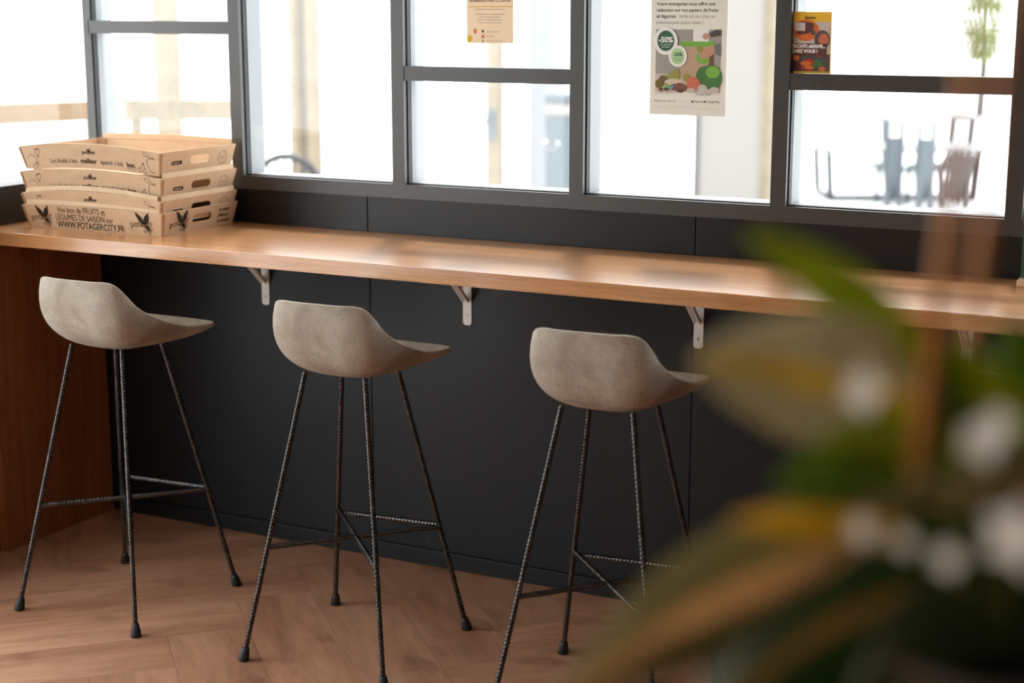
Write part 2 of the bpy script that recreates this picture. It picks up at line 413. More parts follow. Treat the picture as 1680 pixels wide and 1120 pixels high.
sl = ['concrete bar stool beside the wooden end panel, leftmost of the row',
      'concrete bar stool on ribbed steel legs, second from the left of the row',
      'concrete bar stool on ribbed steel legs, third from the left, partly behind the blurred plant',
      'concrete bar stool almost wholly hidden behind the blurred plant at far right']
for i, (x, y, a) in enumerate(SP):
    o = st0 if i == 0 else copy_tree(st0)
    o.location = (x, y, 0); o.rotation_euler = (0,0,a); tag(o, sl[i], 'bar stool', 'concrete bar stools along the worktop')

# ------------------------------------------------------------------ lettering helpers
def text_mesh(body, size, bold=0, align='LEFT', shear=0, sx=1.0):
    cu = bpy.data.curves.new('t', 'FONT'); cu.body = body; cu.size = size; cu.align_x = align; cu.offset = bold; cu.shear = shear; cu.resolution_u = 3
    ob = bpy.data.objects.new('t', cu); C.objects.link(ob); bpy.context.view_layer.update()
    me = bpy.data.meshes.new_from_object(ob.evaluated_get(bpy.context.evaluated_depsgraph_get()))
    bpy.data.objects.remove(ob); bpy.data.curves.remove(cu)
    if sx != 1:
        for v in me.vertices: v.co.x *= sx
    return me
def add_me(bm, me, mtx):
    n0 = len(bm.verts); bm.from_mesh(me); bm.verts.ensure_lookup_table()
    for v in bm.verts[n0:]: v.co = mtx @ v.co
    bpy.data.meshes.remove(me)
def frame_mtx(o, x, y):
    x = Vector(x).normalized(); y = Vector(y).normalized(); z = x.cross(y).normalized()
    m_ = Matrix.Identity(4)
    for i, a in enumerate((x, y, z)):
        for r_ in range(3): m_[r_][i] = a[r_]
    m_.translation = Vector(o); return m_
def T(x, y, z=0): return Matrix.Translation((x, y, z))
def poly(bm, pts, mtx, z=0):
    return bm.faces.new([bm.verts.new(mtx @ Vector((x, y, z))) for x, y in pts])
def stroke(bm, pts, w, mtx, closed=False, z=0):
    P = [Vector((x, y)) for x, y in pts]; n = len(P)
    for i in range(n if closed else n-1):
        a, b = P[i], P[(i+1) % n]; d = (b-a)
        if d.length < 1e-9: continue
        d.normalize(); p = Vector((-d.y, d.x))*w/2; e = d*w*.3
        poly(bm, [tuple(a-e+p), tuple(b+e+p), tuple(b+e-p), tuple(a-e-p)], mtx, z)
def arc(cx, cy, rx, ry, a0, a1, n=12):
    return [(cx+rx*math.cos(R(a0+(a1-a0)*k/n)), cy+ry*math.sin(R(a0+(a1-a0)*k/n))) for k in range(n+1)]
def leafpts(x, y, L, w, ang, n=8):
    c, s = math.cos(R(ang)), math.sin(R(ang)); up = []; dn = []
    for k in range(n+1):
        t_ = k/n; h = w*math.sin(math.pi*t_**.8); up.append((t_*L, h)); dn.append((t_*L, -h))
    return [(x+c*a-s*b, y+s*a+c*b) for a, b in up+dn[-2:0:-1]]
def disc(bm, cx, cy, r, mtx, z=0, ry=None, n=28): return poly(bm, [(cx+r*math.cos(2*math.pi*k/n), cy+(ry or r)*math.sin(2*math.pi*k/n)) for k in range(n)], mtx, z)

# ------------------------------------------------------------------ cardboard trays
BW, BD, BH, LEAN, TH = .516, .346, .072, .015, .003
def brand(bm, mtx, s):
    """potager city logo: soft lettering with two leaves and a small cluster of rings"""
    add_me(bm, text_mesh('potager', s*.55, .0, 'LEFT'), mtx @ T(-s*.95, -s*.20) @ Matrix.Rotation(R(6), 4, 'Z'))
    poly(bm, leafpts(s*.10, s*.0, s*.95, s*.16, 128), mtx); poly(bm, leafpts(s*.12, s*.0, s*.85, s*.18, 62), mtx)
    poly(bm, leafpts(s*.10, s*.0, s*.55, s*.09, -40), mtx)
    add_me(bm, text_mesh('city', s*.40, .0, 'LEFT'), mtx @ T(-s*.05, -s*.48))
    for a, b, r_ in ((.0,-.02,.12),(.28,-.16,.11),(.52,-.20,.10)): stroke(bm, arc(s*a, s*b, s*r_, s*r_, 0, 360, 12), s*.035, mtx)
def panel_bm(w, h, lean, hole=False, bow=0, arch=0):
    """panel in its own frame: x along, y up, z out; trapezoid that widens by lean at each top corner"""
    bm = bmesh.new(); n = 48; outer = []; inner = []
    def outpt(i):
        s = i/n*4; side = int(s) % 4; f = s-int(s)
        if side == 0: return (-w/2+w*f, 0)
        if side == 1: return (w/2+lean*f, h*f)
        if side == 2: return (w/2+lean-(w+2*lean)*f, h)
        return (-w/2-lean+lean*f, h*(1-f))
    O = [outpt(i) for i in range(n)]
    if not hole:
        nx, ny = 16, 3
        g = [[bm.verts.new((lerp(-w/2-lean*j/ny, w/2+lean*j/ny, i/nx), h*j/ny + (bow*(j/ny)+arch)*(1-(2*i/nx-1)**2), 0)) for i in range(nx+1)] for j in range(ny+1)]
        for j in range(ny):
            for i in range(nx): bm.faces.new((g[j][i], g[j][i+1], g[j+1][i+1], g[j+1][i]))
    else:
        hx, hy, r_ = .047, .0125, .0122; cx, cy = .012, h*.55
        I = []
        for x, y in O:
            a = math.atan2((y-cy)/h*2, (x-cx)/w*2); ca, sa = math.cos(a), math.sin(a)
            px = cx+hx*max(-1, min(1, ca*1.42)); py = cy+hy*max(-1, min(1, sa*1.42))
            dx = abs(px-cx)-(hx-r_)
            if dx > 0: py = cy + max(-1, min(1, (py-cy)/hy))*hy*math.sqrt(max(0, 1-(dx/r_)**2))
            I.append((px, py))
        vo = [bm.verts.new((x, y, 0)) for x, y in O]; vm = [bm.verts.new((lerp(x,a,.6), lerp(y,b,.6), 0)) for (x,y),(a,b) in zip(O,I)]; vi = [bm.verts.new((x, y, 0)) for x, y in I]
        for k in range(n):
            k2 = (k+1) % n
            bm.faces.new((vo[k], vo[k2], vm[k2], vm[k])); bm.faces.new((vm[k], vm[k2], vi[k2], vi[k]))
    return bm
def put(bm, mtx):
    for v in bm.verts: v.co = mtx @ v.co
    return bm
def make_tray(style, bands):
    r_ = empty('cardboard_tray')
    bm = bmesh.new(); box(bm, -BW/2+.003, BW/2-.003, -BD/2+.003, BD/2-.003, .0005, .0035); obj('base', bm, M['card'], r_)
    q = math.atan2(LEAN, BH); cz, sz = math.cos(q), math.sin(q); hh = BH/cz
    fr = {'front': ((0,-BD/2,0), (1,0,0), (0,-sz,cz), BW), 'back': ((0,BD/2,0), (-1,0,0), (0,sz,cz), BW),
          'right': ((BW/2,0,0), (0,1,0), (sz,0,cz), BD), 'left': ((-BW/2,0,0), (0,-1,0), (-sz,0,cz), BD)}
    AR = .013 if style == 'fruit' else 0
    def arched(bm, mz):
        inv = mz.inverted()
        for v in bm.verts:
            c = inv @ v.co; c.y += (AR+.004*c.y/BH)*(1-(2*c.x/BW)**2); v.co = mz @ c
    for nm, (o, x, y, w) in fr.items():
        mt = frame_mtx(o, x, y); side = nm in ('right', 'left')
        bm = put(panel_bm(w, hh, LEAN, side, 0 if side else .004, AR if nm == 'front' else 0), mt)
        p = obj('end_panel' if side else 'side_panel', bm, M['card'], r_)
        s = p.modifiers.new('board', 'SOLIDIFY'); s.thickness = TH; s.offset = -1
        if nm in bands:   # folded-over top flap, leaning inwards
            bm = bmesh.new(); nx = 16; rows = []
            for zz, yy in ((-.0035, hh+.0002), (-.0080, hh+.0135), (-.0095, hh+.0128), (-.0052, hh-.004)):
                rows.append([bm.verts.new(mt @ Vector((lerp(-w/2-LEAN+.012, w/2+LEAN-.012, i/nx), yy+(0 if side else .0055+AR*(nm == 'front'))*(1-(2*i/nx-1)**2), zz))) for i in range(nx+1)])
            for j in range(3):
                for i in range(nx): bm.faces.new((rows[j][i], rows[j][i+1], rows[j+1][i+1], rows[j+1][i]))
            obj('folded_flap', bm, M['card_in'], p)
        mz = mt @ T(0, 0, .0006)
        def pr_(part, m_, fn):
            b_ = bmesh.new(); fn(b_)
            if nm == 'front': arched(b_, mz)
            obj(part, b_, m_, p)
        def tx(body, size, x, y, bold=0, sx=1, al='LEFT', m_=None, dz=0):
            pr_('printed_lettering', m_ or M['ink'], lambda b_: add_me(b_, text_mesh(body, size, bold, al, 0, sx), mz @ T(x, y, dz)))
        w1 = .0011
        if style == 'url' and nm == 'front':
            tx('Vos box de FRUITS et', .0262, -.136, .0530, .0, .80)
            tx('L\u00c9GUMES DE SAISON sur', .0262, -.149, .0300, .0, .80)
            tx('WWW.POTAGERCITY.FR', .0275, -.146, .0065, .0004, .86)
            pr_('printed_logo', M['ink'], lambda b_: brand(b_, mz @ T(-.200, .034), .052)); pr_('printed_logo', M['ink'], lambda b_: brand(b_, mz @ T(.196, .034), .052))
        elif style == 'url' and nm == 'right':
            pr_('printed_logo', M['ink'], lambda b_: brand(b_, mz @ T(-.090, .034), .055))
            for j, s_ in enumerate(('un panier', 'diff\u00e9rent', 'la semaine')): tx(s_, .0150, .092, .0505-.0180*j, .0003)
        elif style == 'fruit' and nm == 'front':
            tx("Les fruits c'est", .0205, -.160, .016, .0001, .93, m_=M['ink_soft']); tx('meilleur', .0205, -.036, .016, .0005, .93)
            tx("quand c'est", .0205, .042, .016, .0001, .93, m_=M['ink_soft']); tx('bon.', .0205, .142, .016, .0006, .93)
            pr_('printed_underline', M['ink'], lambda b_: stroke(b_, [(.142,.0110),(.178,.0110)], .0012, mz))
            pr_('printed_logo', M['ink'], lambda b_: (add_me(b_, text_mesh('potager', .0165, .0003), mz @ T(-.024, .044)), poly(b_, leafpts(.004,.048,.016,.0026,120), mz), poly(b_, leafpts(.004,.048,.016,.0026,70), mz)))
            pr_('printed_strawberry', M['ink'], lambda b_: (stroke(b_, [(-.205+a*.011*(1 if b<.3 else 1-(b-.3)*1.2), .061-b*.027) for a, b in ((0,1),(-.6,.7),(-.95,.35),(-.8,.05),(0,0),(.8,.05),(.95,.35),(.6,.7))], w1*1.2, mz, True), stroke(b_, [(-.212,.063),(-.205,.058),(-.198,.064)], w1*1.5, mz)))
            pr_('printed_apple', M['ink_soft'], lambda b_: (stroke(b_, arc(-.232, .024, .018, .020, -30, 150), w1*1.2, mz), stroke(b_, [(-.234,.006),(-.216,.020),(-.208,.018),(-.218,.006)], w1*1.2, mz)))
            pr_('printed_apple', M['ink'], lambda b_: (stroke(b_, arc(.239, .032, .018, .023, 60, 300, 16), w1*1.2, mz), stroke(b_, [(.250,.050),(.247,.056),(.240,.052),(.234,.056)], w1*1.2, mz), stroke(b_, leafpts(.212, .066, .022, .006, -20), w1, mz, True)))
            pr_('printed_cherries', M['ink'], lambda b_: (stroke(b_, arc(.190, .012, .006, .0065, 0, 360, 10), w1*1.2, mz), stroke(b_, arc(.208, .010, .006, .0065, 0, 360, 10), w1*1.2, mz), stroke(b_, [(.192,.018),(.206,.036),(.208,.017)], w1*1.2, mz)))
        elif style == 'fruit' and nm == 'right':
            lb = arc(-.118, .036, .006, .006, 90, 270, 8)+arc(-.080, .036, .006, .006, -90, 90, 8); pr_('printed_badge', M['ink'], lambda b_: poly(b_, lb, mz))
            tx('potagercity', .0075, -.119, .0342, .0002, m_=M['card'], dz=.0004)
            pr_('printed_stamp', M['ink_soft'], lambda b_: [stroke(b_, arc(.125, .036, r2, r2, 0, 360, 28), .0009, mz) for r2 in (.023, .018)])
            tx('100%', .0085, .125, .033, 0, 1, 'CENTER', M['ink_soft'])
    for sx in (-1, 1):      # raw corrugated edge standing proud at the front corners
        bm = bmesh.new(); x0 = sx*BW/2; x1 = sx*(BW/2+LEAN); y0 = -BD/2; y1 = -(BD/2+LEAN)
        lo_ = [(x0, y0-.002), (x0+sx*.004, y0-.002), (x0+sx*.004, y0+.004), (x0, y0+.004)]; hi_ = [(x1, y1-.002), (x1+sx*.005, y1-.002), (x1+sx*.006, y1+.010), (x1, y1+.010)]
        vv = [bm.verts.new((x, y, .002)) for x, y in lo_] + [bm.verts.new((x, y, BH-.003)) for x, y in hi_]
        for f in [(0,1,2,3),(7,6,5,4),(0,4,5,1),(1,5,6,2),(2,6,7,3),(3,7,4,0)]: bm.faces.new([vv[k] for k in f])
        obj('corner_edge', bm, M['card_edge'], r_)
    for sx in (-1, 1):      # folded corner webs
        for sy in (-1, 1):
            bm = bmesh.new()
            a = Vector((sx*(BW/2-.022), sy*(BD/2-.006), .004)); b = Vector((sx*(BW/2-.006), sy*(BD/2-.022), .004))
            a2 = Vector((sx*(BW/2+LEAN-.022), sy*(BD/2+LEAN-.006), BH-.002)); b2 = Vector((sx*(BW/2+LEAN-.006), sy*(BD/2+LEAN-.022), BH-.002))
            bm.faces.new([bm.verts.new(p_) for p_ in (a, b, b2, a2)])
            o = obj('corner_web', bm, M['card'], r_); s = o.modifiers.new('board', 'SOLIDIFY'); s.thickness = .0025; s.offset = 0
    return r_
tl = ['lowest cardboard tray of the stack, printed with a web address in capitals',
      'third cardboard tray from the top, mostly swallowed by the printed tray below it',
      'second cardboard tray from the top, its slogan half covered by a pale folded rim',
      'topmost cardboard tray of the stack, its whole fruit slogan readable']
for (style, bands, z, dx, dy, a), lb in zip([('url', ('front',), 1.0502, 0, 0, 0), ('fruit', ('front', 'right', 'back'), 1.086, -.001, .000, -.3), ('fruit', ('right',), 1.1535, -.002, .002, .5), ('fruit', ('back',), 1.2310, .001, -.001, .2)], tl):
    o = make_tray(style, bands); o.location = (-.148+dx, -.241+dy, z); o.rotation_euler = (0,0,R(a))
    tag(o, lb, 'cardboard tray', 'nested cardboard fruit trays')

# ------------------------------------------------------------------ papers on the glass
PM = {k: mat('print_'+k, srgb(*c), .7) for k, c in dict(paper=(226,222,214), cream=(232,214,188), black=(30,30,30), grey=(120,118,116), dgreen=(52,98,72), lgreen=(178,214,160),
      white=(240,240,236), photo=(160,158,150), kraft=(190,160,134), lime=(120,180,70), cabbage=(70,120,60), pear=(150,150,70), kiwi=(110,96,50), onion=(200,110,80), brown=(120,80,60), skin=(196,150,126),
      yellow=(226,190,60), orange=(214,110,40), red=(170,50,40), plum=(96,50,50), slate=(80,72,72), blue=(90,160,200), leaf=(60,110,50), rim=(200,190,180)).items()}
for k in ('paper', 'cream', 'yellow'):      # thin paper lets daylight through
    t = NT(PM[k]); tr_ = t.n('ShaderNodeBsdfTranslucent'); tr_.inputs[0].default_value = PM[k].node_tree.nodes['Principled BSDF'].inputs['Base Color'].default_value
    mx_ = t.n('ShaderNodeMixShader'); mx_.inputs[0].default_value = .2; o_ = t.t.nodes['Material Output']
    t.l(t.b.outputs[0], mx_.inputs[1]); t.l(tr_.outputs[0], mx_.inputs[2]); t.l(mx_.outputs[0], o_.inputs[0])
def sheet(name, x0, x1, z0, z1, m_, y=.0055):
    r_ = empty(name, ((x0+x1)/2, y, z0)); bm = bmesh.new(); w = (x1-x0)/2
    box(bm, -w, w, -.0005, 0, 0, z1-z0); obj('paper', bm, m_, r_)
    return r_, frame_mtx((-w, -.0007, 0), (1,0,0), (0,0,1)), 2*w, z1-z0
class Pr:
    def __init__(s, root, mtx): s.r = root; s.m = mtx; s.k = 0
    def shape(s, name, key, fn):
        s.k += 1; bm = bmesh.new(); fn(bm, s.m @ T(0, 0, .00012*s.k)); return obj(name, bm, PM[key], s.r)
    def rect(s, name, key, x0, x1, y0, y1): return s.shape(name, key, lambda b, m_: poly(b, [(x0,y0),(x1,y0),(x1,y1),(x0,y1)], m_))
    def text(s, name, key, lines):
        def f(b, m_):
            for body, x, y, size, bold, al in lines: add_me(b, text_mesh(body, size, bold, al), m_ @ T(x, y))
        return s.shape(name, key, f)
    def discs(s, name, key, L):
        def f(b, m_):
            for i, (x, y, r_, ry) in enumerate(L): disc(b, x, y, r_, m_, z=i*.00001, ry=ry)
        return s.shape(name, key, f)
# 1: fruit-basket poster
r_, mt, w, h = sheet('fruit_basket_poster', 1.505, 1.727, 1.433, 1.752, PM['paper'])
tag(r_, 'white poster about fruit and vegetable baskets with two round green discount badges', 'poster', 'papers stuck on the window glass')
p = Pr(r_, mt)
lh = .0165
p.text('printed_lettering', 'black', [('Votre entreprise vous offre une', .016, .296, .0132, .0002, 'LEFT'), ('r\u00e9duction sur vos paniers de fruits', .016, .296-lh, .0128, .0002, 'LEFT'), ('et l\u00e9gumes', .016, .296-2*lh, .0132, .0002, 'LEFT')])
p.text('printed_lettering', 'grey', [('livr\u00e9s ici ou chez un', .082, .296-2*lh, .0132, 0, 'LEFT'), ('commer\u00e7ant point relais !', .016, .296-3*lh, .0132, 0, 'LEFT')])
X0, X1, Y0, Y1 = .016, .206, .062, .232
p.rect('printed_photo', 'photo', X0, X1, Y0, Y1)
p.rect('printed_photo', 'rim', X0, X1, Y0, .112)
p.rect('printed_photo', 'white', .125, .170, .198, Y1)
p.rect('printed_photo', 'brown', .166, .186, .102, .186)
p.rect('printed_photo', 'kraft', .090, .172, .100, .192)
p.rect('printed_photo', 'lime', .090, .190, .186, .200)
p.shape('printed_photo', 'lime', lambda b, m_: (poly(b, leafpts(.152,.140,.032,.008,120), m_), poly(b, leafpts(.154,.140,.032,.009,50), m_)))
p.shape('printed_photo', 'skin', lambda b, m_: (poly(b, [(.206,.196),(.206,.170),(.185,.166),(.160,.152),(.143,.158),(.150,.166),(.140,.168),(.158,.182),(.186,.192)], m_), poly(b, [(.150,.212),(.160,.204),(.176,.212),(.172,.222),(.156,.222)], m_)))
p.shape('printed_photo', 'slate', lambda b, m_: poly(b, [(.170,.222),(.176,.212),(.206,.216),(.206,.232),(.190,.232)], m_))
p.shape('printed_photo', 'grey', lambda b, m_: poly(b, [(.186,.192),(.188,.168),(.206,.160),(.206,.198)], m_))
p.discs('printed_photo', 'cabbage', [(.178,.102,.034,.036),(.160,.108,.024,.026)])
p.discs('printed_photo', 'lime', [(.184,.118,.020,.016)])
p.discs('printed_photo', 'pear', [(.077,.110,.012,.016),(.060,.100,.012,.014),(.108,.102,.010,.011),(.145,.180,.008,.010)])
p.discs('printed_photo', 'kiwi', [(.040,.095,.014,.013),(.030,.086,.014,.011),(.028,.080,.011,.008)])
p.discs('printed_photo', 'cream', [(.070,.088,.026,.011)])
p.discs('printed_photo', 'brown', [(.088,.078,.014,.010),(.072,.076,.012,.009),(.100,.074,.012,.009),(.086,.070,.010,.007)])
p.discs('printed_photo', 'onion', [(.128,.086,.020,.019)])
p.discs('printed_photo', 'rim', [(.122,.068,.013,.007),(.155,.074,.014,.011),(.190,.070,.014,.009),(.172,.066,.012,.006)])
p.discs('printed_photo', 'plum', [(.050,.070,.008,.005),(.092,.066,.008,.005),(.034,.068,.007,.005)])
p.discs('printed_badge', 'white', [(.046,.200,.035,.037),(.082,.160,.027,.029)])
p.discs('printed_badge', 'dgreen', [(.046,.201,.025,.028)])
p.discs('printed_badge', 'lgreen', [(.082,.160,.020,.022)])
p.text('printed_lettering', 'white', [('-50%', .046, .197, .021, .0007, 'CENTER'), ('sur votre 1\u00e8re', .046, .189, .0055, 0, 'CENTER'), ('commande', .046, .183, .0055, 0, 'CENTER')])
p.text('printed_lettering', 'dgreen', [('-20%', .082, .160, .0135, .0004, 'CENTER'), ('sur votre 2\u00e8me', .082, .152, .0048, 0, 'CENTER'), ('commande', .082, .147, .0048, 0, 'CENTER')])
p.text('printed_lettering', 'rim', [('potager', .018, .0585, .019, 0, 'LEFT')])
p.shape('printed_leaf', 'lime', lambda b, m_: (poly(b, leafpts(.060,.072,.022,.004,140), m_),))
p.shape('printed_leaf', 'blue', lambda b, m_: (poly(b, leafpts(.060,.070,.018,.004,45), m_),))
p.text('printed_lettering', 'grey', [('potagercity.fr', .138, .056, .0085, .0001, 'LEFT'), ('Meilleur pour vous, plus', .016, .036, .0065, .0001, 'LEFT'), ('App Store', .134, .036, .007, .0002, 'LEFT'), ('Google Play', .172, .036, .007, .0002, 'LEFT')])
p.shape('printed_badge', 'black', lambda b, m_: (disc(b, .128, .038, .003, m_), poly(b, [(.163,.035),(.169,.038),(.163,.042)], m_)))
p.rect('printed_lettering', 'rim', .016, .190, .0225, .0232); p.rect('printed_lettering', 'rim', .016, .206, .0175, .0182)
# 2: cream flyer
r_, mt, w, h = sheet('cream_flyer', .926, 1.079, 1.622, 1.832, PM['cream'])
tag(r_, 'cream flyer with a yellow rule and small icons, stuck above the glazing bar', 'flyer', 'papers stuck on the window glass')
p = Pr(r_, mt)
p.text('printed_lettering', 'brown', [('RED\u00c9MARRER APR\u00c8S LE CANCER', .0765, .117, .0092, .0002, 'CENTER')])
p.rect('printed_rule', 'yellow', .006, .150, .1025, .105)
p.text('printed_lettering', 'grey', [('une association pour tous, un lieu \u00e0 vous', .0765, .095, .0060, 0, 'CENTER'), ('Accompagnement et coaching personnel', .0765, .081, .0058, 0, 'CENTER'), ('ateliers, rencontres, reprises', .0765, .073, .0058, 0, 'CENTER'), ("du travail, activit\u00e9 physique adapt\u00e9e", .0765, .065, .0058, 0, 'CENTER'), ('accueil sans rendez-vous le jeudi', .0765, .057, .0058, 0, 'CENTER'), ('www. les ateliers', .066, .031, .006, 0, 'LEFT'), ('les ateliers', .066, .018, .006, 0, 'LEFT'), ('les ateliers pour tous', .066, .005, .006, 0, 'LEFT')])
p.discs('printed_icon', 'yellow', [(.010,.012,.009,.010)]); p.discs('printed_icon', 'orange', [(.028,.034,.005,.007)])
p.discs('printed_icon', 'slate', [(.054,.034,.004,.004)]); p.discs('printed_icon', 'onion', [(.054,.019,.005,.005)])
p.shape('printed_icon', 'black', lambda b, m_: stroke(b, arc(.054,.005,.0035,.0035,0,360,12), .0012, m_))
# 3: food leaflet
r_, mt, w, h = sheet('food_leaflet', 1.9165, 2.019, 1.5535, 1.713, PM['yellow'], .0)
r_.rotation_euler = (R(2), 0, 0)
r_.location.y = -.006
tag(r_, 'small yellow leaflet with pictures of plates of food, standing on the glazing bar', 'leaflet', 'papers stuck on the window glass')
p = Pr(r_, mt)
p.rect('printed_photo', 'slate', 0, .099, .006, .133); p.rect('printed_photo', 'rim', 0, .099, .05, .133)
p.text('printed_lettering', 'black', [('kitchen', .045, .141, .010, .0003, 'CENTER')])
p.discs('printed_photo', 'orange', [(.034,.112,.035,.028)]); p.discs('printed_photo', 'plum', [(.030,.118,.022,.016),(.044,.122,.012,.010),(.018,.110,.010,.010)])
p.discs('printed_photo', 'slate', [(.078,.088,.021,.024),(.053,.106,.007,.007)]); p.discs('printed_photo', 'onion', [(.082,.088,.014,.016)])
p.discs('printed_photo', 'slate', [(.070,.055,.020,.016)]); p.discs('printed_photo', 'red', [(.072,.053,.014,.010)])
p.rect('printed_photo', 'slate', .018, .099, .006, .040)
p.discs('printed_photo', 'red', [(.042,.022,.022,.016)]); p.discs('printed_photo', 'orange', [(.036,.026,.015,.006),(.046,.016,.014,.005),(.080,.012,.010,.006),(.010,.040,.008,.008)])
p.discs('printed_photo', 'leaf', [(.066,.030,.009,.008),(.074,.024,.008,.007),(.060,.020,.006,.006)])
p.discs('printed_photo', 'plum', [(.012,.018,.012,.010)])
p.rect('printed_photo', 'plum', 0, .090, .0465, .0775)
p.text('printed_lettering', 'white', [('FRICHTI ARRIVE...', -.004, .0665, .0118, .0006, 'LEFT'), ('CHEZ VOUS !', -.004, .0540, .0118, .0006, 'LEFT'), ('WOW', .003, .124, .010, .0005, 'LEFT'), ('WOW', .003, .117, .010, .0005, 'LEFT'), ('WOW', .003, .110, .010, .0005, 'LEFT')])

# ------------------------------------------------------------------ green card on a wooden foot (right end of the worktop)
r_ = empty('card_holder', (2.60, -.115, 1.0503)); tag(r_, 'green card standing in a pale wooden block at the right edge of the picture', 'card holder')
bm = bmesh.new(); box(bm, -.052, .10, -.03, .03, 0, .018, .003); obj('block', bm, mat('pale_birch', srgb(232,190,156), .5), r_)
bm = bmesh.new(); box(bm, -.048, .09, -.0015, .0015, .0175, .165, .0005); obj('card', bm, mat('green_card', srgb(36,92,72), .5), r_)
bm = bmesh.new(); box(bm, -.048, .09, -.0022, .0020, .150, .168); obj('card_header', bm, mat('pink_card', srgb(220,180,160), .5), r_)

# ------------------------------------------------------------------ outside
GZ = -.10
bm = bmesh.new(); box(bm, -60, 60, .1, 60, GZ-.1, GZ); box(bm, -60, XL-.1, -30, .1, GZ-.1, GZ)
tag(obj('ground', bm, M['ext_ground']), kind='structure')
FY = 9.0
def onY(u, v, y):
    d = FW + RT*((u-840)/FPX) - UP*((v-560)/FPX); return CAM + d*((y-CAM.y)/d.y)
def post(name, u0, u1, y, dpt, z1, m_, lab, cat, group=None, z0=GZ):
    a, b = onY(u0, 200, y).x, onY(u1, 200, y).x
    r_ = empty(name, ((a+b)/2, y, z0)); w = (b-a)/2
    bm = bmesh.new(); box(bm, -w, w, 0, dpt, 0, z1-z0, .006); obj('shaft', bm, m_, r_)
    bm = bmesh.new(); box(bm, -w-.02, w+.02, -.02, dpt+.02, 0, .06, .004); obj('foot_plate', bm, m_, r_)
    tag(r_, lab, cat, group); return r_, w
g = 'timber posts of the terrace doors outside'
post('timber_post', 255, 290, FY, .12, 3.6, M['ext_wood'], 'pale timber post outside, seen through the leftmost window bay', 'post', g)
post('timber_post', 474, 487, FY, .12, 3.6, M['ext_wood'], 'thin timber post outside on the left of the dark gap, in the second window bay', 'post', g)
post('dark_post', 489, 500, FY+.2, .05, 3.6, M['ext_dark'], 'narrow dark post between two timber posts in the second window bay', 'post')
post('timber_post', 502, 518, FY, .12, 3.6, M['ext_wood'], 'thin timber post outside on the right of the dark gap, in the second window bay', 'post', g)
pr, w = post('timber_post', 796, 818, FY, .12, 3.6, M['ext_wood'], 'timber post with a grey lever handle outside, in the third window bay', 'post', g)
bm = bmesh.new(); q = onY(806, 200, FY); zc = q.z-GZ
box(bm, -.035, .045, -.03, -.001, zc-.16, zc+.12, .008); hd = obj('handle_plate', bm, M['ext_grey'], pr)
bm = bmesh.new(); tube(bm, [(0,-.05,zc+.06),(-.05,-.07,zc-.01),(-.12,-.07,zc-.16)], .014, 8); obj('lever', bm, M['ext_grey'], hd)
post('white_column', 866, 904, FY+.4, .3, 3.6, M['ext_white'], 'pale square column outside, left of the grey bin', 'column')
pr, w = post('rendered_pillar', 1147, 1250, FY, .4, 3.6, M['ext_plaster'], 'wide cream rendered pillar outside, behind the fruit basket poster', 'pillar')
bm = bmesh.new(); box(bm, w+.001, w+.075, -.02, .10, 0, 3.6); obj('timber_edge', bm, M['ext_wood'], pr)
bm = bmesh.new(); box(bm, -w-.040, -w-.001, -.02, .10, 0, 3.6); obj('grey_edge', bm, M['ext_brown'], pr)
def beam(name, p0, p1, hh, m_, lab, cat='rail', ups=(.04, .97)):
    a, b = Vector(p0), Vector(p1); r_ = empty(name, a); d = b-a
    bm = bmesh.new(); n = Vector((-d.y, d.x, 0)).normalized()*.03
    vv = []
    for q in (Vector((0,0,0)), d):
        for s, z in ((-1,-hh/2),(1,-hh/2),(1,hh/2),(-1,hh/2)): vv.append(bm.verts.new(q+n*s+Vector((0,0,z))))
    for f in [(0,1,2,3),(7,6,5,4),(0,4,5,1),(1,5,6,2),(2,6,7,3),(3,7,4,0)]: bm.faces.new([vv[k] for k in f])
    obj('plank', bm, m_, r_)
    for q in ups:
        c_ = d*q; bm = bmesh.new(); box(bm, c_.x-.03, c_.x+.03, c_.y+.035, c_.y+.08, GZ-a.z, c_.z+hh/2, .003); obj('upright', bm, m_, r_)
    tag(r_, lab, cat); return r_
beam('timber_rail', at(-190, 196, 6.1), at(148, 181, 7.3), .082, M['ext_orange'], 'orange timber rail outside, left of the corner mullion')
beam('timber_rail', at(205, 180, 9.8), at(384, 180, 10.2), .125, M['ext_wood'], 'pale timber rail outside, crossing the leftmost window bay')
# wire-backed lounge chair
def wire_chair(loc, rz):
    r_ = empty('terrace_chair', loc, rz)
    bm = bmesh.new(); hoop = [(-.27,.0,.40)]+[(.27*math.cos(R(180-180*k/14))*(1), .06+.05*math.sin(R(180*k/14)), .40+.30*math.sin(R(180*k/14))) for k in range(15)]
    tube(bm, hoop, .03, 8); obj('back_hoop', bm, M['ext_dark'], r_)
    for k in range(7):
        x = -.2+.4*k/6; zt = .40+.30*math.sqrt(max(0, 1-(x/.27)**2)); bm = bmesh.new(); tube(bm, [(x*.8,.0,.36),(x,.10,zt)], .011, 6); obj('spindle', bm, M['ext_dark'], r_)
    bm = bmesh.new(); box(bm, -.26, .26, -.45, .03, .33, .37, .01); obj('seat', bm, M['ext_dark'], r_)
    for x in (-.23, .23):
        for y in (-.42, 0): bm = bmesh.new(); tube(bm, [(x*1.08,y*1.05,0),(x,y,.34)], .012, 8); obj('leg', bm, M['ext_dark'], r_)
        bm = bmesh.new(); tube(bm, [(x*1.15,-.40,.34),(x*1.2,-.36,.52),(x*1.15,0,.58)], .014, 8); obj('arm', bm, M['ext_dark'], r_)
    tag(r_, 'dark chair with a rounded spindle back outside, low in the second window bay', 'chair'); return r_
p_ = at(468, 262, 12.3); wire_chair((p_.x, p_.y, GZ), R(35))
